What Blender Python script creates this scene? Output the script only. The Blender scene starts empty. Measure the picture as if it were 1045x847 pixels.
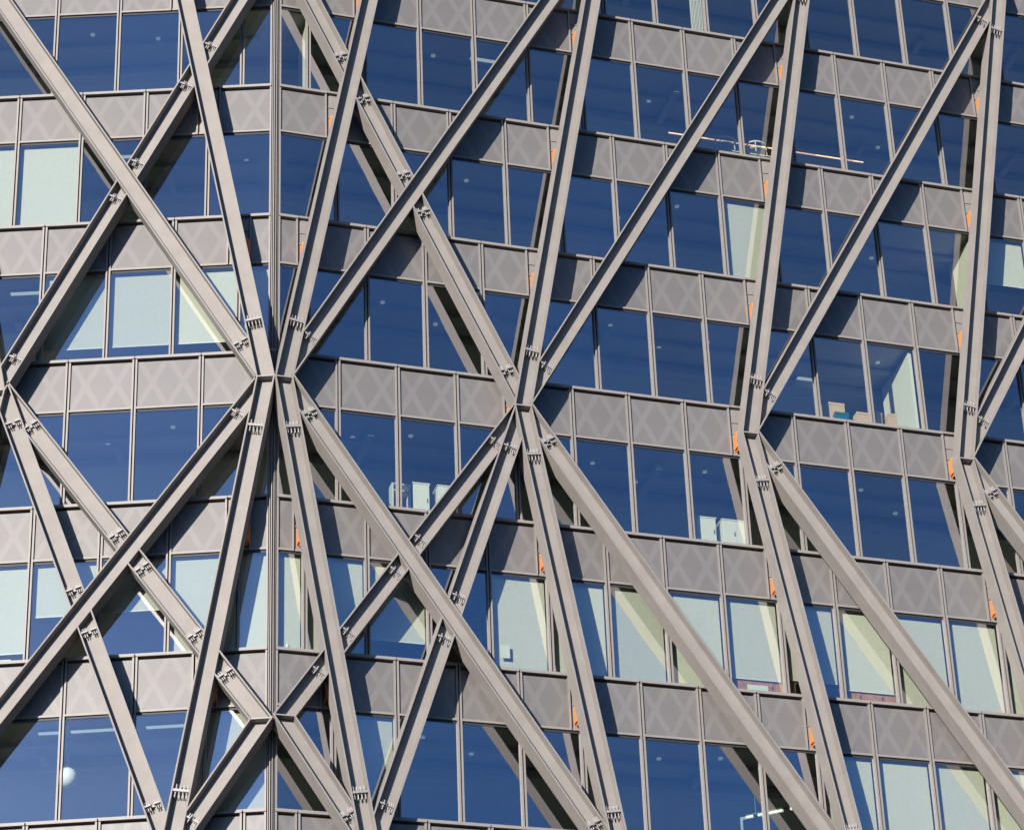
import bpy, bmesh, math, random
from mathutils import Vector, Matrix
random.seed(7)
sc = bpy.context.scene
col = sc.collection
R = math.radians
Z0 = 42.13                      # height of the measuring level above the street
ANG = 0.330335                  # bend between the two facades
# ---------------------------------------------------------------- camera
cam = bpy.data.cameras.new('camera'); camo = bpy.data.objects.new('camera', cam); col.objects.link(camo)
CR = Vector((0.99759828, -0.01041412, -0.06847784))
CU = Vector((0.05365742, -0.50898951, 0.85909869))
CF = Vector((0.04380126, 0.86070972, 0.50720826))
CP = Vector((7.61435891, -64.12913636, -40.43142107 + Z0))
camo.matrix_world = Matrix(((CR.x, CU.x, -CF.x, CP.x), (CR.y, CU.y, -CF.y, CP.y), (CR.z, CU.z, -CF.z, CP.z), (0, 0, 0, 1)))
cam.sensor_width = 36.0; cam.sensor_fit = 'HORIZONTAL'
cam.lens = 3099.863 / 1045 * 36.0
cam.shift_x = -(733.124 - 522.5) / 1045
cam.shift_y = (426.101 - 423.5) / 1045
cam.clip_start = 0.5; cam.clip_end = 8000
sc.camera = camo
def to_px(p):
    v = p - CP; f = v.dot(CF)
    return 733.124 + 3099.863 * v.dot(CR) / f, 426.101 - 3099.863 * v.dot(CU) / f
# ---------------------------------------------------------------- light
SUN_EL, SUN_AZ = R(10.5), R(-23.5)
w = bpy.data.worlds.new('World'); sc.world = w; w.use_nodes = True
nt = w.node_tree; bg = nt.nodes['Background']
sky = nt.nodes.new('ShaderNodeTexSky'); sky.sky_type = 'NISHITA'; sky.sun_disc = False
sky.sun_elevation = SUN_EL; sky.sun_rotation = R(203.5)
sky.air_density = 0.7; sky.dust_density = 0.4; sky.ozone_density = 5.6
nt.links.new(sky.outputs[0], bg.inputs[0]); bg.inputs[1].default_value = 0.102
sun = bpy.data.lights.new('sun', 'SUN'); suno = bpy.data.objects.new('sun', sun); col.objects.link(suno)
sun.energy = 5.0; sun.angle = R(0.5); sun.color = (1.0, 0.91, 0.83)
sdir = Vector((math.sin(SUN_AZ) * math.cos(SUN_EL), -math.cos(SUN_AZ) * math.cos(SUN_EL), math.sin(SUN_EL)))
suno.rotation_euler = sdir.to_track_quat('Z', 'Y').to_euler()
suno.location = (-30, -60, Z0 + 40)
sc.view_settings.view_transform = 'Standard'; sc.view_settings.look = 'None'
sc.view_settings.exposure = 1.0; sc.view_settings.gamma = 1.0
sc.view_settings.use_curve_mapping = False
sc.cycles.caustics_reflective = False; sc.cycles.caustics_refractive = False
# ---------------------------------------------------------------- materials
def mat(name, color, rough=0.6, metal=0.0, noise=0.0, scale=3.0, bump=0.0, emit=None, spec=0.5):
    m = bpy.data.materials.new(name); m.use_nodes = True
    n = m.node_tree.nodes; l = m.node_tree.links; b = n['Principled BSDF']
    b.inputs['Base Color'].default_value = (*color, 1); b.inputs['Roughness'].default_value = rough
    b.inputs['Metallic'].default_value = metal
    b.inputs['Specular IOR Level'].default_value = spec
    if noise or bump:
        tc = n.new('ShaderNodeTexCoord'); no = n.new('ShaderNodeTexNoise'); no.inputs['Scale'].default_value = scale
        no.inputs['Detail'].default_value = 6; l.new(tc.outputs['Object'], no.inputs['Vector'])
        if noise:
            mr = n.new('ShaderNodeMapRange'); l.new(no.outputs['Fac'], mr.inputs['Value'])
            mr.inputs['From Min'].default_value = .25; mr.inputs['From Max'].default_value = .75
            mr.inputs['To Min'].default_value = 1 - noise; mr.inputs['To Max'].default_value = 1 + noise
            mx = n.new('ShaderNodeMix'); mx.data_type = 'RGBA'; mx.blend_type = 'MULTIPLY'; mx.inputs[0].default_value = 1
            mx.inputs[6].default_value = (*color, 1); l.new(mr.outputs[0], mx.inputs[7]); l.new(mx.outputs[2], b.inputs['Base Color'])
        if bump:
            bp = n.new('ShaderNodeBump'); bp.inputs['Strength'].default_value = bump; bp.inputs['Distance'].default_value = .02
            l.new(no.outputs['Fac'], bp.inputs['Height']); l.new(bp.outputs[0], b.inputs['Normal'])
    if emit:
        b.inputs['Emission Color'].default_value = (*color, 1); b.inputs['Emission Strength'].default_value = emit
    return m
M = {}
M['steel'] = mat('painted_steel', (.200, .189, .177), .65, .05, .09, 2.0, .012, spec=.2)
M['plate'] = mat('galvanised_plate', (.22, .208, .20), .5, .1, .10, 6, 0)
M['bolt'] = mat('zinc_bolt', (.30, .295, .29), .5, .2)
M['frame'] = mat('anodised_frame', (.192, .182, .172), .55, .1, .06, 4, 0)
M['dark'] = mat('dark_joint_and_shade', (.02, .02, .022), .6)  # black of the joints, also paints shade at window heads and corner post
M['orange'] = mat('orange_fire_coating', (.62, .18, .03), .6, 0, .12, 9, .2)
M['slab'] = mat('ceiling_board', (.36, .365, .37), .8, 0, .10, 1.4, 0)
M['duct'] = mat('galvanised_duct', (.30, .31, .32), .6, .0, .1, 2, 0)
M['wall'] = mat('room_wall', (.20, .21, .22), .8, 0, .1, .8, 0)
M['blind'] = mat('blind_cloth', (.47, .465, .45), .9, 0, .04, 12, 0)
M['white'] = mat('white_laminate', (.60, .60, .58), .5, 0, .03, 5, 0)
M['card'] = mat('cardboard', (.52, .36, .24), .85, 0, .12, 8, .1)
M['teal'] = mat('teal_plastic', (.015, .11, .14), .4)
M['wood'] = mat('brown_wood_veneer', (.36, .17, .09), .5, 0, .25, 5, 0)
M['black'] = mat('black_plastic', (.02, .02, .02), .4)
M['glow'] = mat('lit_diffuser', (.85, .95, .92), .6, emit=.24)
M['dim'] = mat('dim_diffuser', (.85, .95, .95), .6, emit=.10)
M['tube'] = mat('warm_light_tube', (1.0, .62, .42), .6, emit=.55)
M['globe'] = mat('opal_glass', (.80, .82, .82), .3, 0, .02, 3)
M['chrome'] = mat('chrome_wire', (.85, .85, .87), .25, .7)
M['red'] = mat('red_plastic', (.50, .05, .06), .5)
M['pink'] = mat('pink_plastic', (.75, .30, .42), .5)
M['blue'] = mat('blue_plastic', (.06, .18, .38), .4)
M['yellow'] = mat('pale_yellow_card', (.75, .70, .45), .7)
M['asphalt'] = mat('asphalt', (.05, .05, .052), .9, 0, .2, 1.5, .3)
M['paving'] = mat('paving', (.05, .05, .052), .85, 0, .15, 1.2, .2)
M['paint'] = mat('road_paint', (.75, .75, .72), .7)
M['stone'] = mat('granite_cladding', (.2, .19, .18), .6, 0, .12, 3, .1)

def frit_panel():
    m = bpy.data.materials.new('fritted_panel'); m.use_nodes = True
    n = m.node_tree.nodes; l = m.node_tree.links; b = n['Principled BSDF']
    tc = n.new('ShaderNodeTexCoord'); sp = n.new('ShaderNodeSeparateXYZ'); l.new(tc.outputs['Object'], sp.inputs[0])
    def math_(op, a, bb=None, cval=None):
        k = n.new('ShaderNodeMath'); k.operation = op
        for i, v in enumerate((a, bb, cval)):
            if v is None: continue
            if isinstance(v, (int, float)): k.inputs[i].default_value = v
            else: l.new(v, k.inputs[i])
        return k.outputs[0]
    def band(sign):
        t = math_('MULTIPLY_ADD', sp.outputs[2], .52 * sign, sp.outputs[0])
        t = math_('DIVIDE', t, .7615)
        t = math_('FRACT', math_('ADD', t, 20.0))
        t = math_('ABSOLUTE', math_('SUBTRACT', t, .5))          # 0 in the middle of a band
        k = n.new('ShaderNodeMapRange'); k.interpolation_type = 'SMOOTHSTEP'
        l.new(t, k.inputs['Value']); k.inputs['From Min'].default_value = .075; k.inputs['From Max'].default_value = .135
        k.inputs['To Min'].default_value = 1; k.inputs['To Max'].default_value = 0
        return k.outputs[0]
    f = math_('MAXIMUM', band(1), band(-1))
    no = n.new('ShaderNodeTexNoise'); no.inputs['Scale'].default_value = 1.7; no.inputs['Detail'].default_value = 5
    l.new(tc.outputs['Object'], no.inputs['Vector'])
    oi = n.new('ShaderNodeObjectInfo')
    v = math_('MULTIPLY_ADD', no.outputs['Fac'], .14, .90)
    v = math_('MULTIPLY_ADD', oi.outputs['Random'], .09, v)
    mx = n.new('ShaderNodeMix'); mx.data_type = 'RGBA'; l.new(f, mx.inputs[0])
    mx.inputs[6].default_value = (.122, .118, .115, 1); mx.inputs[7].default_value = (.141, .136, .132, 1)
    m2 = n.new('ShaderNodeMix'); m2.data_type = 'RGBA'; m2.blend_type = 'MULTIPLY'; m2.inputs[0].default_value = 1
    l.new(mx.outputs[2], m2.inputs[6]); l.new(v, m2.inputs[7]); l.new(m2.outputs[2], b.inputs['Base Color'])
    b.inputs['Roughness'].default_value = .42; b.inputs['Metallic'].default_value = .1
    return m
M['frit'] = frit_panel()

def glass():
    m = bpy.data.materials.new('coated_glass'); m.use_nodes = True
    n = m.node_tree.nodes; l = m.node_tree.links; n.remove(n['Principled BSDF'])
    out = n['Material Output']
    tr = n.new('ShaderNodeBsdfTransparent'); tr.inputs[0].default_value = (.93, 1.0, .88, 1)
    gl = n.new('ShaderNodeBsdfGlossy'); gl.inputs['Color'].default_value = (.97, .95, 1.0, 1); gl.inputs['Roughness'].default_value = .012
    tc = n.new('ShaderNodeTexCoord'); no = n.new('ShaderNodeTexNoise'); no.inputs['Scale'].default_value = .9; no.inputs['Detail'].default_value = 1
    l.new(tc.outputs['Object'], no.inputs['Vector'])
    bp = n.new('ShaderNodeBump'); bp.inputs['Strength'].default_value = .07; bp.inputs['Distance'].default_value = .1
    l.new(no.outputs['Fac'], bp.inputs['Height']); l.new(bp.outputs[0], gl.inputs['Normal'])
    lw = n.new('ShaderNodeLayerWeight'); lw.inputs['Blend'].default_value = .5      # same from both sides
    pw = n.new('ShaderNodeMath'); pw.operation = 'POWER'; l.new(lw.outputs['Facing'], pw.inputs[0]); pw.inputs[1].default_value = 4.0
    fr = n.new('ShaderNodeMath'); fr.operation = 'MULTIPLY_ADD'; fr.use_clamp = True
    l.new(pw.outputs[0], fr.inputs[0]); fr.inputs[1].default_value = .60
    oi = n.new('ShaderNodeObjectInfo'); vr = n.new('ShaderNodeMath'); vr.operation = 'MULTIPLY_ADD'
    l.new(oi.outputs['Random'], vr.inputs[0]); vr.inputs[1].default_value = .09; vr.inputs[2].default_value = .315; l.new(vr.outputs[0], fr.inputs[2])
    mx = n.new('ShaderNodeMixShader'); l.new(fr.outputs[0], mx.inputs[0]); l.new(tr.outputs[0], mx.inputs[1]); l.new(gl.outputs[0], mx.inputs[2])
    l.new(mx.outputs[0], out.inputs[0])
    return m
M['glass'] = glass()
# ---------------------------------------------------------------- helpers
def finish(name, bm, mats, parent=None, rot=0.0, loc=(0, 0, 0), smooth=False):
    me = bpy.data.meshes.new(name)
    if name != 'pane': bmesh.ops.recalc_face_normals(bm, faces=bm.faces)
    bm.to_mesh(me); bm.free()
    for m in (mats if isinstance(mats, (list, tuple)) else [mats]): me.materials.append(m)
    if smooth:
        for p in me.polygons: p.use_smooth = True
    return link(name, me, parent, rot, loc)
def link(name, me, parent=None, rot=0.0, loc=(0, 0, 0)):
    o = bpy.data.objects.new(name, me); col.objects.link(o)
    o.rotation_euler = (0, 0, rot); o.location = loc
    if parent: o.parent = parent
    return o
def box(bm, x0, x1, y0, y1, z0, z1, mi=0):
    v = [bm.verts.new(p) for p in ((x0, y0, z0), (x1, y0, z0), (x1, y1, z0), (x0, y1, z0), (x0, y0, z1), (x1, y0, z1), (x1, y1, z1), (x0, y1, z1))]
    for q in ((3, 2, 1, 0), (4, 5, 6, 7), (0, 1, 5, 4), (1, 2, 6, 5), (2, 3, 7, 6), (3, 0, 4, 7)):
        f = bm.faces.new([v[i] for i in q]); f.material_index = mi
    return v
def cyl(bm, p, d, r, length, seg=8, mi=0, r2=None):
    d = Vector(d).normalized(); a = d.orthogonal().normalized(); b = d.cross(a); p = Vector(p); r2 = r if r2 is None else r2
    A = [bm.verts.new(p + (a * math.cos(2 * math.pi * i / seg) + b * math.sin(2 * math.pi * i / seg)) * r) for i in range(seg)]
    B = [bm.verts.new(p + d * length + (a * math.cos(2 * math.pi * i / seg) + b * math.sin(2 * math.pi * i / seg)) * r2) for i in range(seg)]
    for i in range(seg):
        f = bm.faces.new((A[i], A[(i + 1) % seg], B[(i + 1) % seg], B[i])); f.material_index = mi
    f = bm.faces.new(A[::-1]); f.material_index = mi; f = bm.faces.new(B); f.material_index = mi
def tube(bm, pts, r, closed=False, seg=6):
    n = len(pts); P = [Vector(p) for p in pts]; rings = []
    for i in range(n):
        a = P[(i - 1) % n] if (closed or i > 0) else P[i]; c = P[(i + 1) % n] if (closed or i < n - 1) else P[i]
        d = (c - a).normalized(); u = d.orthogonal().normalized() if abs(d.z) > .9 else d.cross(Vector((0, 0, 1))).normalized(); v = d.cross(u)
        rings.append([bm.verts.new(P[i] + (u * math.cos(2 * math.pi * k / seg) + v * math.sin(2 * math.pi * k / seg)) * r) for k in range(seg)])
    for i in range(n if closed else n - 1):
        A, B = rings[i], rings[(i + 1) % n]
        for k in range(seg): bm.faces.new((A[k], A[(k + 1) % seg], B[(k + 1) % seg], B[k]))
    if not closed: bm.faces.new(rings[0][::-1]); bm.faces.new(rings[-1])
def empty(name, loc=(0, 0, 0), rot=0.0):
    o = bpy.data.objects.new(name, None); col.objects.link(o); o.location = loc; o.rotation_euler = (0, 0, rot); o.empty_display_size = .2
    return o
def tag(o, label, cat, group=None):
    o['label'] = label; o['category'] = cat
    if group: o['group'] = group
    return o
ROT = {'L': 0.0, 'R': ANG}
SG = {'L': -1.0, 'R': 1.0}
def world(fac, u, z, d=0.0):        # u metres from the corner, z above the measuring level, d out from the wall
    a = ROT[fac]; s = SG[fac] * u
    return Vector((s * math.cos(a) + d * math.sin(a), s * math.sin(a) - d * math.cos(a), z + Z0))
# ---------------------------------------------------------------- street
def sheet(name, x0, x1, y0, y1, z, m):
    bm = bmesh.new(); bm.faces.new([bm.verts.new(p) for p in ((x0, y0, z), (x1, y0, z), (x1, y1, z), (x0, y1, z))])
    o = finish(name, bm, m); o['kind'] = 'structure'; return o
sheet('ground', -3000, 3000, -3000, 3000, 0.0, M['paving'])
sheet('road', -600, 600, -44, -28, 0.004, M['asphalt'])
# ---------------------------------------------------------------- the tower
tower = tag(empty('office_tower'), 'grey office tower with a bent glass facade behind a crossing steel frame', 'building')
HF, HS = 4.1, 1.5
MOD = {'L': 1.635, 'R': 1.523}
CS = {'L': {-3: 3.98, -2: 3.25, -1: 2.51, 0: 1.73, 1: .90, 2: .15, 3: .83, 4: 1.55, 5: 2.27, 6: 1.55},
      'R': {-3: 3.93, -2: 3.17, -1: 2.40, 0: 1.63, 1: .87, 2: .10, 3: .79, 4: 1.47, 5: 2.15, 6: 1.47}}
UMAX = {'L': 17.0, 'R': 36.0}
ROWS = range(-3, 7)
def ztop(k): return -(k - 2) * HF
def area_px(fac, u0, u1, z0, z1):
    q = [to_px(world(fac, *c)) for c in ((u0, z0), (u1, z0), (u1, z1), (u0, z1))]
    cx = sum(p[0] for p in q) / 4; cy = sum(p[1] for p in q) / 4
    xs = [min(1045, max(0, p[0])) for p in q]; ys = [min(847, max(0, p[1])) for p in q]
    return abs(sum(xs[i] * ys[(i + 1) % 4] - xs[(i + 1) % 4] * ys[i] for i in range(4))) / 2
# --- floor slabs, back wall
def building_prism(bm, z0, z1, d_out, depth, mi=0, umax=None):
    ul, ur = UMAX['L'] + 1, UMAX['R'] + 1
    pts = []
    t = math.tan(ANG / 2)
    for d in (d_out, -depth):
        row = [world('L', ul, 0, d), None, world('R', ur, 0, d)]
        c = world('R', -d * t, 0, d); row[1] = c
        pts.append(row)
    V = []
    for zz in (z0 + Z0, z1 + Z0):
        V.append([[bm.verts.new((p.x, p.y, zz)) for p in r] for r in pts])
    for i in (0, 1):
        for a, b, c, d in ((V[0][0][i], V[0][0][i + 1], V[1][0][i + 1], V[1][0][i]), (V[0][1][i], V[0][1][i + 1], V[1][1][i + 1], V[1][1][i]),
                           (V[0][0][i], V[0][0][i + 1], V[0][1][i + 1], V[0][1][i]), (V[1][0][i], V[1][0][i + 1], V[1][1][i + 1], V[1][1][i])):
            f = bm.faces.new((a, b, c, d)); f.material_index = mi
    for i in (0, 2):
        bm.faces.new((V[0][0][i], V[0][1][i], V[1][1][i], V[1][0][i]))
for k in ROWS:
    bm = bmesh.new()
    building_prism(bm, ztop(k) - HS + .03, ztop(k) - .12, -.14, 6.5)
    finish('floor_slab', bm, M['slab'], tower)
    zc = ztop(k) - HS + .03
    for fac in 'LR':
        rk = random.Random(k * 7 + (fac == 'R'))
        bm = bmesh.new(); um = UMAX[fac]
        s0, s1 = (0.6, um) if fac == 'R' else (-um, -0.6)
        for dd, hh, ww in ((1.25, .10, .12), (2.3, .24, .42)):
            box(bm, s0, s1, dd, dd + ww, zc - .06 - hh, zc - .06)
        x = s0 + rk.uniform(.5, 2)
        while x < s1 - 1:
            box(bm, x, x + .16, rk.uniform(.7, 2.0), 2.2999, zc - .26, zc - .10)
            x += rk.choice((3.05, 4.57, 4.57, 6.1))
        finish('air_duct', bm, M['duct'], tower, ROT[fac], (0, 0, Z0))
bm = bmesh.new(); building_prism(bm, ztop(6) - HS - 3, ztop(-3) + 1, -6.51, 6.9); finish('core_wall', bm, M['wall'], tower)
bm = bmesh.new(); building_prism(bm, -Z0 + .02, ztop(6) - HS - .02, -.02, 10); finish('lower_storeys', bm, M['stone'], tower)
# --- corner post
t = math.tan(ANG / 2)
def post_bars(bars):
    bm = bmesh.new()
    for w0, w1, din, dout in bars:
        for fac in 'LR':
            vs = []
            for zz in (ztop(6) - HS, ztop(-3)):
                for (uu, d) in ((w0, din), (w1, din), (w1, dout), (w0, dout)): vs.append(bm.verts.new(world(fac, uu, zz, d)))
            for q in ((0, 1, 2, 3), (7, 6, 5, 4), (0, 4, 5, 1), (1, 5, 6, 2), (2, 6, 7, 3), (3, 7, 4, 0)): bm.faces.new([vs[i] for i in q])
    return bm
cp = finish('corner_post', post_bars(((.014, .034, -.10, .04), (.062, .080, -.10, .0))), M['frame'], tower)
finish('corner_gap_shade', post_bars(((.0001, .0135, -.10, .0), (.0345, .0615, -.10, -.05))), M['dark'], cp)  # black bars paint in the shade of the gaps in the post
# --- panels and windows -------------------------------------------------
G = .017                                       # half of the joint between neighbouring units
def spandrel_bm(bm, x0, x1, zb, zt):           # frame of a spandrel unit, local y = -d
    x0 += G; x1 -= G
    box(bm, x0, x1, -.035, .10, zt - .075, zt)                   # sill cap
    box(bm, x0, x0 + .045, -.004, .10, zb, zt - .0751)
    box(bm, x1 - .045, x1, -.004, .10, zb, zt - .0751)
    box(bm, x0 + .0451, x1 - .0451, -.002, .10, zb, zb + .055)
def spandrel_face(bm, x0, x1, zb, zt):
    x0 += G + .045; x1 -= G + .045
    box(bm, x0 + .002, x1 - .002, .045, .09, zb + .056, zt - .135)
def window_bm(bm, x0, x1, zb, zt):
    x0 += G; x1 -= G
    for a, b in ((x0, x0 + .042), (x1 - .042, x1)): box(bm, a, b, -.012, .13, zb, zt - .002)
    box(bm, x0 + .0421, x1 - .0421, .05, .13, zt - .055, zt - .002, 1)  # head rail coloured black, shade of the recess painted in
    box(bm, x0 + .0421, x1 - .0421, .03, .13, zb, zb + .03)
def pane_bm(bm, x0, x1, zb, zt, y=.06):
    x0 += G + .042; x1 -= G + .042
    bm.faces.new([bm.verts.new(p) for p in ((x0, y, zb + .03), (x1, y, zb + .03), (x1, y, zt - .055), (x0, y, zt - .055))])
sp_items, wn_items, slots = [], [], []
WIN = {}
for fac in 'LR':
    mod = MOD[fac]
    for k in ROWS:
        c = CS[fac][k]; zt = ztop(k); zb = zt - HS; zw = ztop(k + 1)
        lines = []
        u = c
        while u - mod > .3: u -= mod
        while u < UMAX[fac]:
            lines.append(u); u += mod
        slotset = []
        u = c
        while u < UMAX[fac]: slotset.append(u); u += 4 * mod
        wl = [0.085] + [x for x in lines if x > .25]
        WIN[fac, k] = wl
        for a, b in zip(wl[:-1], wl[1:]):
            wn_items.append((area_px(fac, a, b, zw, zb), fac, k, a, b, zw, zb))
        edges = [0.085] + [x for x in lines if x > .25]
        for a, b in zip(edges[:-1], edges[1:]):
            la, lb = a, b
            if any(abs(a - s) < .01 for s in slotset): a = a + .25
            if any(abs(b - s) < .01 for s in slotset): b = b - .25
            if a == .085 and abs(c - .115) < .2 and k == 2: a = c + .25
            if b - a > .12: sp_items.append((area_px(fac, a, b, zb, zt), fac, k, a, b, zb, zt, lb - mod / 2))
        for s in slotset: slots.append((fac, k, s, zb, zt))
cache = {}
def get_mesh(kind, fn, mats, *dims):
    key = (kind,) + tuple(round(x, 3) for x in dims)
    if key not in cache:
        bm = bmesh.new(); fn(bm, *dims)
        if kind != 'pane': bmesh.ops.recalc_face_normals(bm, faces=bm.faces)
        me = bpy.data.meshes.new(kind); bm.to_mesh(me); bm.free(); [me.materials.append(q) for q in (mats if isinstance(mats, tuple) else (mats,))]; cache[key] = me
    return cache[key]
def s_span(fac, a, b): return (a, b) if fac == 'R' else (-b, -a)
sp_items.sort(key=lambda i: -i[0]); wn_items.sort(key=lambda i: -i[0])
rest_f = bmesh.new(); rest_p = bmesh.new(); rest_w = bmesh.new(); rest_g = bmesh.new()
def add_at(bm, fn, dims, fac, mid, z):
    t = bmesh.new(); fn(t, *dims); me = bpy.data.meshes.new('tmp'); t.to_mesh(me); t.free()
    me.transform(Matrix.Translation(world(fac, mid, z, 0)) @ Matrix.Rotation(ROT[fac], 4, 'Z')); bm.from_mesh(me); bpy.data.meshes.remove(me)
for i, (ar, fac, k, a, b, zb, zt, cen) in enumerate(sp_items):
    s0, s1 = s_span(fac, a, b); sc_ = SG[fac] * cen
    dims = (s0 - sc_, s1 - sc_, -HS / 2, HS / 2)
    loc = world(fac, cen, (zb + zt) / 2, 0)
    if i < 97:
        o = link('spandrel_panel', get_mesh('spandrel_panel', spandrel_face, M['frit'], *dims), tower, ROT[fac], loc)
        f = link('panel_frame', get_mesh('panel_frame', spandrel_bm, M['frame'], *dims), o)
    else:
        add_at(rest_f, spandrel_bm, dims, fac, cen, (zb + zt) / 2); add_at(rest_p, spandrel_face, dims, fac, cen, (zb + zt) / 2)
HW = HF - HS
for i, (ar, fac, k, a, b, zb, zt) in enumerate(wn_items):
    mid = (a + b) / 2; s0, s1 = s_span(fac, a, b); dims = (-(s1 - s0) / 2, (s1 - s0) / 2, -HW / 2, HW / 2)
    zc = (zb + zt) / 2
    if i < 97:
        o = link('window', get_mesh('window', window_bm, (M['frame'], M['dark']), *dims), tower, ROT[fac], world(fac, mid, zc, 0))
        p = link('pane', get_mesh('pane', pane_bm, M['glass'], *dims), o)
        p.rotation_euler = (R(random.uniform(-.2, .2)), 0, R(random.uniform(-.25, .25)))
    else:
        add_at(rest_w, window_bm, dims, fac, mid, zc); add_at(rest_g, pane_bm, dims, fac, mid, zc)
o = finish('spandrel_panel', rest_p, M['frit'], tower); o['kind'] = 'stuff'
f = finish('panel_frame', rest_f, M['frame'], o); f['kind'] = 'stuff'
o = finish('window', rest_w, (M['frame'], M['dark']), tower); o['kind'] = 'stuff'
f = finish('pane', rest_g, M['glass'], o); f['kind'] = 'stuff'
# --- dark weather seal behind every joint of the spandrel bands
for k in ROWS:
    bm = bmesh.new(); building_prism(bm, ztop(k) - HS + .005, ztop(k) - .01, -.101, .13); finish('backing_strip', bm, M['dark'], tower)
# --- slots where the frame is tied back to the floors, with their orange ties
for fac, k, s, zb, zt in slots:
    lo = world(fac, s, (zb + zt) / 2, 0)
    if 'slot' not in cache:
        bm = bmesh.new(); h = HS / 2
        box(bm, -.235, .235, .06, .095, -h + .06, h - .06)
        box(bm, -.24, .24, -.035, .10, h - .055, h)
        box(bm, -.235, .235, .035, .0599, -.08, -.05); box(bm, -.235, .235, .035, .0599, .26, .28)
        box(bm, -.237, .237, -.002, .10, -h, -h + .055)
        bmesh.ops.recalc_face_normals(bm, faces=bm.faces)
        me = bpy.data.meshes.new('tie_cover'); bm.to_mesh(me); bm.free(); me.materials.append(M['frame']); cache['slot'] = me
        bm = bmesh.new()
        box(bm, -.20, .20, -.245, .058, -.64, -.10)
        bmesh.ops.bevel(bm, geom=bm.edges[:], offset=.05, segments=2, affect='EDGES')
        me = bpy.data.meshes.new('floor_tie'); bm.to_mesh(me); bm.free(); me.materials.append(M['orange']); cache['tie'] = me
    o = link('tie_cover', cache['slot'], tower, ROT[fac], lo)
    link('floor_tie', cache['tie'], o, 0, (.0 if fac == 'R' else .09, 0, 0))
# ---------------------------------------------------------------- the steel frame
D0, DEP, HWD, TF, TW, WEB = .70, .45, .225, .036, .03, .23
class Line:                                    # u = a + b z in the plane of one facade
    def __init__(s, a, b): s.a, s.b = a, b
    def u(s, z): return s.a + s.b * z
    def off(s, side): return Line(s.a + side * HWD * math.sqrt(1 + s.b ** 2), s.b)
def hit(l1, l2):                               # where two lines meet
    z = (l2.a - l1.a) / (l1.b - l2.b); return l1.u(z), z
# profile: (across, depth)
def profile(d0=D0):
    f, bk, wf, wb = d0, d0 - DEP, d0 - WEB + TW / 2, d0 - WEB - TW / 2
    h, i = HWD, HWD - TF
    return [(-h, f), (-i, f), (-i, wf), (i, wf), (i, f), (h, f), (h, bk), (i, bk), (i, wb), (-i, wb), (-i, bk), (-h, bk)]
def member(bm, fac, segs, d0=D0):
    """segs: list of (line, end0, end1); an end is ('z', z) a level cut, ('l', Line) a cut along another line"""
    prof = profile(d0)
    for line, e0, e1 in segs:
        rings = []
        for e in (e0, e1):
            ring = []
            for wv, d in prof:
                l = Line(line.a + wv * math.sqrt(1 + line.b ** 2), line.b)
                if e[0] == 'z': z = e[1]; u = l.u(z)
                else: u, z = hit(l, e[1])
                ring.append(bm.verts.new(world(fac, u, z, d)))
            rings.append(ring)
        A, B = rings
        n = len(prof)
        for i in range(n): bm.faces.new((A[i], A[(i + 1) % n], B[(i + 1) % n], B[i]))
        for r in (A, B):
            for q in ((0, 1, 10, 11), (1, 2, 9, 10), (2, 3, 8, 9), (3, 4, 7, 8), (4, 5, 6, 7)): pass
            bm.faces.new(r)
def oriented(bm, fac, line, z, items, d0=D0):
    """boxes given in (across, along, depth) at the point of the line at level z"""
    b = line.b; n = math.sqrt(1 + b * b); al = (b / n, 1 / n); ac = (1 / n, -b / n)
    for (a0, a1, l0, l1, e0, e1) in items:
        vs = []
        for dd in (e0, e1):
            for aa, ll in ((a0, l0), (a1, l0), (a1, l1), (a0, l1)):
                vs.append(bm.verts.new(world(fac, line.u(z) + aa * ac[0] + ll * al[0], z + aa * ac[1] + ll * al[1], dd)))
        for q in ((0, 1, 2, 3), (7, 6, 5, 4), (0, 4, 5, 1), (1, 5, 6, 2), (2, 6, 7, 3), (3, 7, 4, 0)): bm.faces.new([vs[i] for i in q])
def bolts(bm, fac, line, z, spots, d0=D0):
    b = line.b; n = math.sqrt(1 + b * b); al = (b / n, 1 / n); ac = (1 / n, -b / n)
    dirv = (world(fac, al[0], al[1]) - world(fac, 0, 0)).normalized()
    for (aa, ll, e, L, r) in spots:
        p = world(fac, line.u(z) + aa * ac[0] + ll * al[0], z + aa * ac[1] + ll * al[1], e)
        cyl(bm, p, dirv, r, L, 7)
IN = HWD - TF - .002
def splice(part, fac, line, z, plates, spots, d0):
    bm = bmesh.new(); oriented(bm, fac, line, z, plates, d0); k = len(bm.faces)
    bolts(bm, fac, line, z, spots, d0)
    bm.faces.ensure_lookup_table()
    for f in bm.faces[k:]: f.material_index = 1
    finish('splice', bm, (M['plate'], M['bolt']), part)
def col_splice(part, fac, line, z, d0=D0):
    wf = d0 - WEB + TW / 2 + .001; sp = []
    for a in (-.13, -.045, .045, .13):
        for e in (.075, .165):
            sp += [(a, .029, d0 - e, .13, .014), (a, -.16, d0 - e, .131, .014), (a, .029, d0 - e, .022, .022), (a, -.051, d0 - e, .022, .022)]
    splice(part, fac, line, z, [(-IN, IN, -.03, .03, wf, d0 - .014)], sp, d0)
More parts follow.
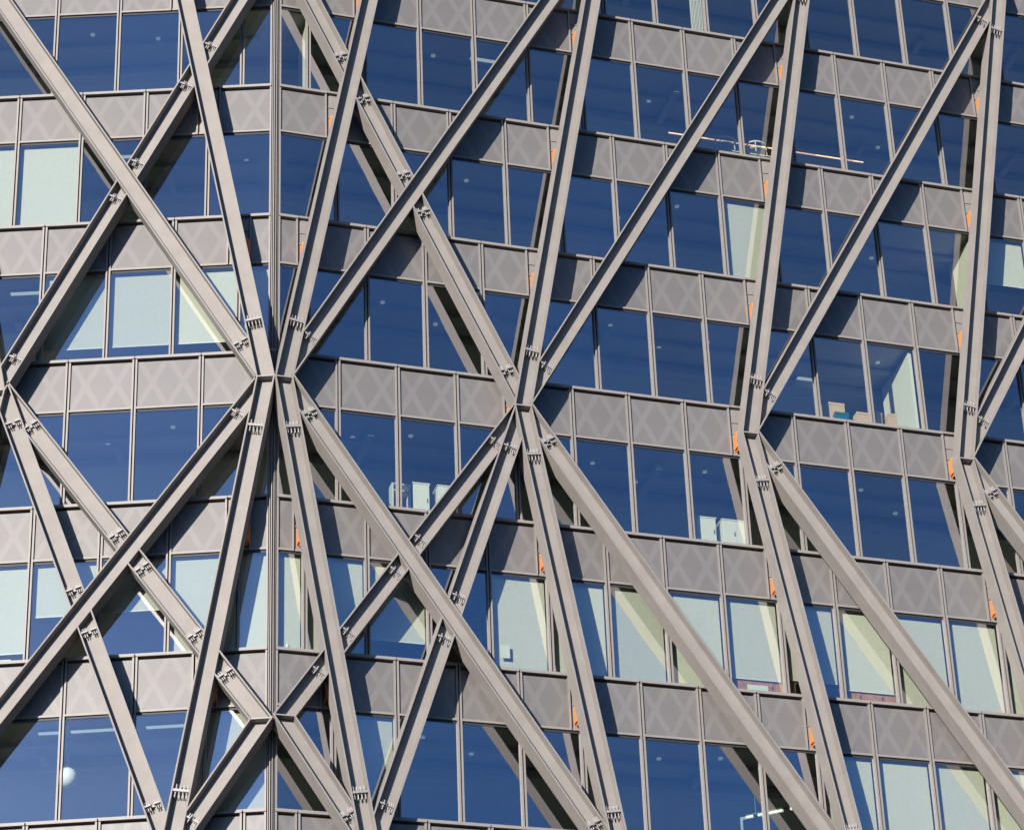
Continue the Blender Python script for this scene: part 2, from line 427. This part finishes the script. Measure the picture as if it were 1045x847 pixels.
def brace_splice(part, fac, line, z, d0=D0):
    wf = d0 - WEB + TW / 2 + .001; sp = []
    for a in (-.165, -.115, -.065, .065, .115, .165):
        sp += [(a, .019, d0 - .10, .10, .014), (a, -.12, d0 - .10, .101, .014), (a, .019, d0 - .10, .02, .019), (a, -.039, d0 - .10, .02, .019)]
    splice(part, fac, line, z, [(-IN, IN, -.02, .02, wf, d0 - .16), (-IN, -.04, -.02, .02, d0 - .1601, d0 - .03), (.04, IN, -.02, .02, d0 - .1601, d0 - .03)], sp, d0)
ZN, ZT, ZB = -1.18, 15.22, -13.48
BU, BD = {'R': .186, 'L': .187}, {'R': .166, 'L': .168}
def lines_for(fac, u0):
    up = Line(u0 - BU[fac] * ZN, BU[fac]); dn = Line(u0 + BD[fac] * ZN, -BD[fac])
    ut = up.u(ZT); ub = dn.u(ZB)
    top = Line(ut + BU[fac] * ZT, -BU[fac]); bot = Line(ub - BD[fac] * ZB, BD[fac])
    if fac == 'R': ur = Line(u0 + .605, .561); dr = Line(u0 - .732, -.658)
    else: ur = Line(u0 + .705, .58); dr = Line(u0 - .85, -.70)
    return up, dn, top, bot, ur, dr
NODES = {'R': [.115 + 6.08 * i for i in range(7)], 'L': [.115, 6.655, 13.195]}
COL = {}
def node_plate(part, fac, line, z, d0=D0):
    bmp = bmesh.new()
    half = (HWD - TF) * math.sqrt(1 + line.b ** 2) - .002; u = line.u(z)
    vs = []
    for dd in (d0 - WEB + TW / 2 + .001, d0 + .006):
        for uu, zz in ((u - half, z - .015), (u + half, z - .015), (u + half, z + .015), (u - half, z + .015)): vs.append(bmp.verts.new(world(fac, uu, zz, dd)))
    for q in ((0, 1, 2, 3), (7, 6, 5, 4), (0, 4, 5, 1), (1, 5, 6, 2), (2, 6, 7, 3), (3, 7, 4, 0)): bmp.faces.new([vs[i] for i in q])
    finish('node_plate', bmp, M['plate'], part)
for fac in 'LR':
    for i, u0 in enumerate(NODES[fac]):
        up, dn, top, bot, ur, dr = lines_for(fac, u0); COL[fac, i] = (up, dn, top, bot, ur, dr)
        bm = bmesh.new()
        member(bm, fac, [(up, ('z', ZN), ('z', ZT)), (dn, ('z', ZB), ('z', ZN)), (top, ('z', ZT), ('z', 19.5)), (bot, ('z', -16.3), ('z', ZB))])
        bmesh.ops.remove_doubles(bm, verts=bm.verts[:], dist=.0005)
        p = finish('steel_column', bm, M['steel'], tower)
        node_plate(p, fac, up, ZN); node_plate(p, fac, up, ZT); node_plate(p, fac, dn, ZB)
        for l, z in ((up, ZN + 1.68), (dn, ZN - 1.36), (up, ZT - 1.6), (dn, ZB + 1.45)): col_splice(p, fac, l, z)
def brace(fac, line, lo, hi, sp_lo=None, sp_hi=None, extra=None):
    """lo / hi: ('l', other line already offset) or ('z', level)"""
    bm = bmesh.new(); segs = [(line, lo, hi)]
    if extra: segs += extra
    member(bm, fac, segs, D0 - .004)
    bmesh.ops.remove_doubles(bm, verts=bm.verts[:], dist=.0005)
    p = finish('diagonal_brace', bm, M['steel'], tower)
    n = math.sqrt(1 + line.b ** 2)
    zlo = lo[1] if lo[0] == 'z' else hit(line, lo[1])[1]
    zhi = hi[1] if hi[0] == 'z' else hit(line, hi[1])[1]
    if sp_lo: brace_splice(p, fac, line, zlo + sp_lo / n, D0 - .004)
    if sp_hi: brace_splice(p, fac, line, zhi - sp_hi / n, D0 - .004)
    if extra:
        node_plate(p, fac, line, (lo if lo[0] == 'z' else hi)[1], D0 - .004)
        l2, a2, b2 = extra[0]; n2 = math.sqrt(1 + l2.b ** 2)
        if a2[0] == 'l': brace_splice(p, fac, l2, hit(l2, a2[1])[1] + .35 / n2, D0 - .004)
        if b2[0] == 'l': brace_splice(p, fac, l2, hit(l2, b2[1])[1] - .35 / n2, D0 - .004)
# outward braces: each runs unbroken from a node to the next column's upper or lower node
for fac in 'LR':
    n = len(NODES[fac])
    for i in range(n):
        up, dn, top, bot, ur, dr = COL[fac, i]
        if i + 1 < n:
            nu, nd = COL[fac, i + 1][0].off(-1), COL[fac, i + 1][1].off(-1)
            brace(fac, ur, ('l', up.off(1)), ('l', nu), .62, .75)
            brace(fac, dr, ('l', nd), ('l', dn.off(1)), .75, .62)
# inward braces of the corner bay, broken at every member they cross
UL = {'R': Line(5.735, -.4625), 'L': Line(6.09, -.4945)}
DLS = {'R': Line(6.985, .665), 'L': Line(7.285, .688)}
DLT = {'R': Line(6.61, .331), 'L': Line(6.945, .354)}
for fac in 'LR':
    up1, dn1, top1, bot1, ur1, dr1 = COL[fac, 0]; up2, dn2 = COL[fac, 1][0], COL[fac, 1][1]
    ul, ds, dt = UL[fac], DLS[fac], DLT[fac]
    brace(fac, ul, ('l', up2.off(-1)), ('l', ur1.off(1)), .62, .32)
    brace(fac, ul, ('l', ur1.off(-1)), ('l', up1.off(1)), .32, .32)
    # top corner node: from column one to the corner and out again
    xc = -D0 * t + HWD * math.sqrt(1 + ul.b ** 2); zc = (xc - ul.a) / ul.b
    ob = (up1.u(ZT) - .22 - xc) / (ZT - zc); out_ = Line(xc - ob * zc, ob)
    brace(fac, ul, ('l', up1.off(-1)), ('z', zc), .32, None, [(out_, ('z', zc), ('l', up1.off(-1)))])
    brace(fac, dt, ('l', dr1.off(1)), ('l', dn2.off(-1)), .32, .75)
    brace(fac, dt, ('l', dn1.off(1)), ('l', dr1.off(-1)), .75, .32)
    brace(fac, ds, ('l', dr1.off(1)), ('l', dt.off(-1)), .32, .55)
    brace(fac, ds, ('l', dn1.off(1)), ('l', dr1.off(-1)), .32, .32)
    xc = -D0 * t + HWD * math.sqrt(1 + ds.b ** 2); zc = (xc - ds.a) / ds.b
    ob = -.645; out_ = Line(xc - ob * zc, ob)
    brace(fac, ds, ('z', zc), ('l', dn1.off(-1)), None, .32, [(out_, ('l', dn1.off(-1)), ('z', zc))])
# ---------------------------------------------------------------- blinds
NAMES = {0: 'third', 1: 'fourth', 2: 'fifth', 3: 'sixth', 4: 'seventh', -1: 'second', -2: 'first'}
ORD = ['first', 'second', 'third', 'fourth', 'fifth', 'sixth', 'seventh', 'eighth', 'ninth', 'tenth', 'eleventh', 'twelfth', 'thirteenth', 'fourteenth', 'fifteenth']
def blind(fac, k, u, gap=.02, x0f=0.0, x1f=1.0):
    wl = WIN[fac, k]
    for i, (a, b) in enumerate(zip(wl[:-1], wl[1:])):
        if a <= u < b: break
    else: return
    wdt = b - a; ua, ub = a + .07 + (wdt - .14) * x0f, b - .07 - (wdt - .14) * (1 - x1f)
    s0, s1 = s_span(fac, ua, ub); mid = (ua + ub) / 2; h = (s1 - s0) / 2
    zt = ztop(k) - HS; zb = ztop(k + 1) + gap
    root = empty('roller_blind', world(fac, mid, zt, 0), ROT[fac])
    side = 'right' if fac == 'R' else 'left'
    st = 'drawn fully down' if gap < .1 else ('drawn nearly down' if gap < .6 else 'drawn halfway')
    lab = 'pale blind %s, %s window %s of the corner, %s row' % (st, ORD[i], side, NAMES.get(k, 'top'))
    tag(root, lab, 'blind', 'roller blinds behind the windows')
    bm = bmesh.new(); H = zt - zb
    box(bm, -h, h, .20, .206, -H, -.04); finish('blind_cloth', bm, M['blind'], root)
    bm = bmesh.new(); box(bm, -h, h, .192, .214, -H - .03, -H - .0005); finish('bottom_bar', bm, M['white'], root)
    bm = bmesh.new(); cyl(bm, (-h, .225, -.04), (1, 0, 0), .03, 2 * h, 10); finish('roller_tube', bm, M['white'], root)
for k, u, g in ((0, 5.8, .08), (0, 7.4, .08), (1, .5, .45), (1, 1.7, .45), (1, 3.4, .45), (1, 5.0, .45),
                (3, .4, .06), (3, 1.6, .06), (3, 3.3, 1.25), (3, 4.9, 1.22), (3, 6.5, .30), (4, .8, .06)):
    blind('L', k, u, g)
for k, u, g in ((0, 13.0, .02), (0, 20.6, 1.1), (3, .4, .02), (3, 1.5, .04), (3, 3.0, .55), (3, 6.1, .08), (3, 7.6, .08), (3, 9.1, .08),
                (3, 10.6, .08), (3, 12.1, .42), (3, 13.6, .5), (3, 15.2, .36), (3, 16.7, .06), (3, 18.3, .06), (3, 19.8, .06), (3, 21.4, .06),
                (4, 2.2, .06), (4, 14.4, .06), (4, 16.0, .06), (4, 17.4, .06), (4, 19.0, .06), (4, 20.4, .06)):
    blind('R', k, u, g)
# ---------------------------------------------------------------- things in the rooms
def local_box(name, fac, u0, u1, d0, d1, z0, z1, m, label=None, cat=None, group=None, parent=None, bev=0.0):
    mid = (u0 + u1) / 2; h = abs(u1 - u0) / 2; dm = (d0 + d1) / 2
    bm = bmesh.new(); box(bm, -h, h, -abs(d1 - d0) / 2, abs(d1 - d0) / 2, 0, z1 - z0)
    if bev: bmesh.ops.bevel(bm, geom=bm.edges[:], offset=bev, segments=2, affect='EDGES')
    o = finish(name, bm, m, None, ROT[fac], world(fac, mid, z0, dm))
    if label: tag(o, label, cat, group)
    return o
def part_box(name, parent, x0, x1, y0, y1, z0, z1, m, bev=0.0):
    bm = bmesh.new(); box(bm, x0, x1, y0, y1, z0, z1)
    if bev: bmesh.ops.bevel(bm, geom=bm.edges[:], offset=bev, segments=2, affect='EDGES')
    return finish(name, bm, m, parent)
def ceiling_light(fac, k, u0, u1, d, label, drop=.02):
    z = ztop(k) - HS + .03 - drop; mid = (u0 + u1) / 2; h = (u1 - u0) / 2
    root = tag(empty('ceiling_light', world(fac, mid, z, d), ROT[fac]), label, 'light', 'strip lights on the ceilings')
    part_box('housing', root, -h - .02, h + .02, -.07, .07, -.03, 0.018, M['white'])
    part_box('diffuser', root, -h, h, -.06, .06, -.05, -.0305, M['glow'])
ceiling_light('R', -1, 5.6, 6.75, -.9, 'white strip light high behind the window above the second long diagonal')
ceiling_light('L', 1, 6.0, 6.75, -.8, 'short white strip light behind the fourth row window at far left')
ceiling_light('L', 0, 3.6, 4.35, -.8, 'white strip light behind the steel crossing at upper left')
ceiling_light('L', 4, 3.75, 4.75, -.8, 'bright strip light above the globe lamp at lower left')
ceiling_light('L', 4, 2.05, 3.0, -.8, 'bright strip light right of the globe lamp behind the steep brace')
ceiling_light('L', 4, 5.0, 5.5, -.8, 'short strip light left of the globe lamp at lower left')
ceiling_light('R', 1, 15.0, 15.5, -2.2, 'small strip light on the ceiling above the cardboard boxes')
# small round lights let into the ceilings
rk = random.Random(21); dl = None
for fac, k, u, d in [('R', -2, 11.2, -1.0), ('R', -2, 18.9, -1.4), ('R', -1, 4.6, -1.1), ('R', -1, 11.0, -1.6), ('R', -1, 16.9, -.9), ('R', -1, 18.2, -2.1), ('R', 0, 5.4, -1.0), ('R', 0, 9.9, -1.7),
                     ('R', 0, 11.3, -.8), ('R', 0, 15.9, -1.2), ('R', 0, 17.5, -1.9), ('R', 1, 3.1, -1.2), ('R', 1, 4.7, -1.9), ('R', 1, 9.2, -.9), ('R', 1, 10.8, -1.6), ('R', 1, 12.0, -1.1),
                     ('R', 1, 16.9, -1.0), ('R', 1, 18.3, -1.8), ('R', 2, 2.3, -1.3), ('R', 2, 3.7, -.9), ('R', 2, 8.6, -1.2), ('R', 2, 10.0, -1.9), ('R', 2, 11.6, -1.0), ('R', 2, 14.5, -1.6),
                     ('R', 2, 16.0, -1.0), ('R', 2, 17.4, -2.0), ('R', 4, 3.9, -1.1), ('R', 4, 5.3, -1.8), ('R', 4, 9.9, -1.2), ('R', 4, 11.4, -.9),
                     ('L', -1, 3.3, -1.2), ('L', -1, 5.0, -.9), ('L', 0, .9, -1.3), ('L', 2, 2.6, -1.0), ('L', 2, 4.3, -1.6), ('L', 2, 1.0, -1.2)]:
    loc_ = world(fac, u, ztop(k) - HS + .03, d)
    if dl is None:
        bm = bmesh.new(); cyl(bm, (0, 0, -.035), (0, 0, 1), .062, .034, 14); me1 = bpy.data.meshes.new('downlight')
        bmesh.ops.recalc_face_normals(bm, faces=bm.faces); bm.to_mesh(me1); bm.free(); me1.materials.append(M['dim'])
        dl = link('downlight', me1, None, 0, loc_); o = dl
    else:
        o = dl.copy(); col.objects.link(o); o.location = loc_
    tag(o, 'small round ceiling light glimmering behind the dark window glass', 'light', 'small round ceiling lights')
# globe lamp
root = tag(empty('globe_lamp', world('L', 4.89, ztop(4) - HS + .03, -1.3)), 'round white globe lamp hanging in the lower left window', 'lamp')
bm = bmesh.new(); bmesh.ops.create_uvsphere(bm, u_segments=24, v_segments=14, radius=.24); bmesh.ops.translate(bm, vec=(0, 0, -.98), verts=bm.verts)
finish('globe', bm, M['globe'], root, smooth=True)
bm = bmesh.new(); cyl(bm, (0, 0, -.76), (0, 0, 1), .008, .76, 6); cyl(bm, (0, 0, -.76), (0, 0, 1), .05, .05, 12); finish('cord', bm, M['black'], root)
# boxes on the sill, fourth row right
zs = ztop(2) - .02
def carton(u, d, wd, dp, h, z, label, m='card', tilt=0.0, name='cardboard_box', cat='box', group='boxes stacked by the window'):
    root = tag(empty(name, world('R', u, z, d), ANG + tilt), label, cat, group)
    part_box('body', root, -wd / 2, wd / 2, -dp / 2, dp / 2, 0, h, M[m])
    part_box('lid_flap', root, -wd / 2 - .004, wd / 2 + .004, -dp / 2 - .012, -dp / 2 - .001, h - .06, h + .012, M[m])
    return root
# the sill ledge they stand on
for (k, u0, u1, lift, lab) in ((1, 14.6, 17.35, .16, 'long low shelf carrying the cardboard boxes behind the window'),
                         (-1, 12.35, 14.2, .30, 'low shelf behind the window with two wire chairs on it'),):
    root = tag(empty('window_shelf', world('R', (u0 + u1) / 2, ztop(k + 1) - .12 + lift, -.50), ANG), lab, 'shelf')
    h = (u1 - u0) / 2
    part_box('shelf_top', root, -h, h, -.22, .22, .10, .13, M['white'])
    part_box('shelf_leg', root, -h + .02, -h + .06, -.2, .2, 0, .0995, M['white']); part_box('shelf_leg', root, h - .06, h - .02, -.2, .2, 0, .0995, M['white'])
zs = ztop(2) + .171
carton(15.22, -.62, .62, .30, .62, zs, 'tall beige cardboard box behind the teal crate on the shelf')
carton(15.36, -.38, .40, .14, .24, zs, 'teal plastic crate in front of the beige box', 'teal', name='plastic_crate', cat='crate')
carton(16.02, -.50, .40, .26, .36, zs, 'low brown cardboard box right of the teal crate')
carton(16.40, -.50, .30, .26, .44, zs, 'brown cardboard box with raised flap beside the mullion', tilt=.35)
carton(16.86, -.50, .26, .24, .44, zs, 'upright brown cardboard box left of the white partition')
# white cross walls of the rooms that end at the glass
def room_partition(u, k, d1, label, h=2.5):
    root = tag(empty('room_partition', world('R', u, ztop(k + 1) - .12, -.16), ANG), label, 'partition', 'white cross walls behind the windows')
    part_box('wall_board', root, -.03, .03, .031, d1, .03, h + .1, M['white'])
    part_box('end_post', root, -.045, .045, 0, .0305, .03, h + .1, M['white']); part_box('base_strip', root, -.035, .035, .032, d1 - .002, 0, .0295, M['black'])
room_partition(17.47, 1, 1.9, 'white cross wall ending at the glass to the right of the cardboard boxes')
room_partition(.93, -1, 1.1, 'narrow pale cross wall in the second row window right of the corner')
room_partition(19.80, 0, 1.5, 'pale cross wall behind the glass left of the rightmost steel column')
# wire chairs
def wire_chair(u, label, r=.30, rot=0):
    root = tag(empty('wire_chair', world('R', u, ztop(0) + .311, -.42), ANG + rot), label, 'chair', 'white wire chairs on the window shelf')
    bm = bmesh.new()
    ring = lambda z, rr, s=20: [(rr * math.cos(2 * math.pi * i / s), rr * .8 * math.sin(2 * math.pi * i / s), z) for i in range(s)]
    tube(bm, ring(.36, r), .028, True)
    finish('back_rail', bm, M['white'], root)
    bm = bmesh.new(); tube(bm, ring(.20, r * .9), .020, True); cyl(bm, (0, 0, .17), (0, 0, 1), r * .8, .02, 18); finish('seat', bm, M['white'], root)
    for i in range(4):
        a = math.pi / 4 + i * math.pi / 2
        bm = bmesh.new(); tube(bm, [(r * math.cos(a), r * .8 * math.sin(a), .36), (r * .95 * math.cos(a), r * .76 * math.sin(a), .18), (r * 1.02 * math.cos(a), r * .82 * math.sin(a), .001)], .014)
        finish('leg', bm, M['white'], root)
    return root
wire_chair(12.72, 'white wire chair left of the window mullion in the upper row')
wire_chair(13.66, 'white wire chair right of the mullion next to the steel column', rot=.4)
# slim warm light tube along the window
root = tag(empty('light_tube', world('R', 13.96, 8.86, -.40), ANG), 'long thin pinkish light tube running behind the windows near the wire chairs', 'light')
part_box('tube', root, -2.9, 2.9, -.012, .012, 0, .03, M['tube'])
for x in (-2.4, 0, 2.4): part_box('bracket', root, x - .01, x + .01, -.01, .01, -.66, -.0005, M['black'])
# notice taped to the glass
local_box('notice', 'R', 5.60, 5.84, -.075, -.079, -7.90, -7.55, M['white'], 'small white paper notice on the glass in the sixth row', 'notice')
# white curtain columns seen in the upper windows
def curtain(fac, u0, u1, d, z0, z1, label):
    mid = (u0 + u1) / 2; h = (u1 - u0) / 2; nseg = 14
    root = tag(empty('curtain', world(fac, mid, z0, d), ROT[fac]), label, 'curtain', 'white curtains by the windows')
    bm = bmesh.new(); L = z1 - z0; prev = None
    for i in range(nseg * 3 + 1):
        x = -h + 2 * h * i / (nseg * 3); y = .03 * math.sin(i * 1.35)
        cur = [bm.verts.new((x, y, .0)), bm.verts.new((x, y, L)), bm.verts.new((x, y + .012, L)), bm.verts.new((x, y + .012, 0))]
        if prev:
            for a, b in ((0, 1), (1, 2), (2, 3), (3, 0)): bm.faces.new((prev[a], prev[b], cur[b], cur[a]))
        else: bm.faces.new(cur)
        prev = cur
    bm.faces.new(prev[::-1]); finish('curtain_cloth', bm, M['blind'], root)
    bm = bmesh.new(); cyl(bm, (-h - .05, .006, L + .015), (1, 0, 0), .014, 2 * h + .1, 8); finish('curtain_rail', bm, M['white'], root)
curtain('R', 12.05, 12.45, -.55, ztop(-1) - .1, ztop(-2) - HS - .02, 'white curtain hanging in the topmost window row')
# low cabinets behind the fifth row
def cabinet(u0, u1, d, k, h, m, label, name='cabinet', doors=2, cat='cabinet', dp=.4):
    root = tag(empty(name, world('R', (u0 + u1) / 2, ztop(k + 1) - .12, d), ANG), label, cat)
    w_ = (u1 - u0) / 2
    part_box('carcass', root, -w_, w_, -dp / 2, dp / 2, .03, h - .03, M[m]); part_box('cabinet_top', root, -w_ - .02, w_ + .02, -dp / 2 - .02, dp / 2 + .02, h - .0295, h, M[m])
    part_box('plinth', root, -w_ + .04, w_ - .04, -dp / 2 + .04, dp / 2 - .02, 0, .0295, M['black'])
    for i in range(doors):
        a = -w_ + 2 * w_ * i / doors + .01; b = -w_ + 2 * w_ * (i + 1) / doors - .01
        dr = part_box('door', root, a, b, -dp / 2 - .016, -dp / 2 - .001, .05, h - .05, M[m])
        part_box('handle', dr, b - .06, b - .04, -dp / 2 - .03, -dp / 2 - .0165, h * .5, h * .5 + .12, M['black'])
    return root
cabinet(3.60, 4.02, -.62, 2, 1.12, 'white', 'left tall white cabinet in the fifth row window behind the brace', doors=1)
cabinet(4.24, 4.60, -.62, 2, 1.12, 'white', 'right tall white cabinet in the fifth row window behind the brace', doors=1)
root = tag(empty('metal_rack', world('R', 3.32, ztop(3) - .12, -.62), ANG), 'open metal rack left of the white cabinets', 'rack')
part_box('post', root, -.24, -.20, -.15, .15, 0, 1.08, M['white']); part_box('post', root, .20, .24, -.15, .15, 0, 1.08, M['white'])
for zz in (.2, .86, 1.04): part_box('shelf', root, -.199, .199, -.15, .15, zz, zz + .03, M['white'])
cabinet(10.98, 11.52, -.5, 2, .98, 'white', 'low white cabinet left of the pair behind the tilted column', doors=1)
cabinet(11.70, 12.45, -.5, 2, .98, 'white', 'low wide white cabinet next to the tilted column', doors=2)
cabinet(11.6, 13.3, -.47, 3, .56, 'wood', 'brown wooden sideboard under the raised blind left of the column', 'sideboard', 3, 'sideboard')
cabinet(14.5, 16.3, -.47, 3, .52, 'wood', 'brown wooden sideboard under the raised blind right of the column', 'sideboard', 3, 'sideboard')
local_box('paper_stack', 'R', 12.0, 12.55, -.24, -.22, ztop(4) - .02, ztop(4) + .27, M['white'], 'pale panel standing in front of the left wooden sideboard', 'panel')
local_box('paper_stack', 'R', 15.15, 15.6, -.6, -.35, ztop(4) - .12 + .521, ztop(4) - .12 + .57, M['white'], 'flat white paper pile on the right wooden sideboard', 'papers', bev=.006)
# small things on the corner sill
zs = ztop(4) + .001
def pot(u, h, r, m, label, name, cat):
    root = tag(empty(name, world('R', u, zs - .03, -.22), ANG), label, cat, 'small things on the corner sill')
    bm = bmesh.new(); cyl(bm, (0, 0, 0), (0, 0, 1), r, h, 14); finish('body', bm, M[m], root)
    bm = bmesh.new(); cyl(bm, (0, 0, h + .0005), (0, 0, 1), r * .55, h * .22, 12); finish('cap', bm, M['white'], root)
pot(.42, .22, .045, 'white', 'slim white bottle on the corner sill', 'bottle', 'bottle')
pot(.56, .13, .05, 'blue', 'short dark blue jar on the corner sill', 'jar', 'jar')
pot(.80, .17, .075, 'blue', 'wide blue jar with teal tint on the corner sill', 'jar', 'jar')
pot(.93, .20, .04, 'pink', 'pink bottle beside the mullion on the corner sill', 'bottle', 'bottle')
local_box('book', 'R', 1.17, 1.50, -.16, -.34, zs - .03, zs + .06, M['red'], 'thick red book lying on the corner sill', 'book', 'small things on the corner sill')
local_box('book', 'R', 1.18, 1.47, -.17, -.33, zs + .0605, zs + .11, M['yellow'], 'pale yellow book on top of the red book', 'book', 'small things on the corner sill')
# lit frame at the bottom right
root = tag(empty('ceiling_lamp', world('R', 12.2, -10.83, -1.9), ANG - R(37.6)), 'pale lit angular lamp hanging low behind the bottom window row', 'lamp')
for a, b in ((0, .34), (.46, 1.12), (1.30, 1.46)): part_box('light_bar', root, a, b, -.03, .03, 0, .055, M['glow'])
part_box('lamp_rail', root, 0, 1.5, -.035, .035, .0555, .09, M['black'])
part_box('light_bar', root, 0, .05, -.03, .03, -.36, -.0005, M['glow'])
part_box('hanger', root, .4, .42, -.01, .01, .0905, .52, M['black'])
# clutter at the left
local_box('storage_box', 'L', 6.15, 6.55, -.35, -.6, ztop(4) - .12, ztop(4) + .22, M['white'], 'small white box on the sill at far left in the sixth row', 'box')
local_box('storage_box', 'L', 5.86, 6.08, -.35, -.6, ztop(4) - .12, ztop(4) + .16, M['blue'], 'small blue box next to the white one at far left', 'box')
local_box('desk_screen', 'L', 2.6, 3.5, -.4, -.43, ztop(4) - .12, ztop(4) + .10, M['white'], 'low white desk screen behind the sixth row window at left', 'screen')
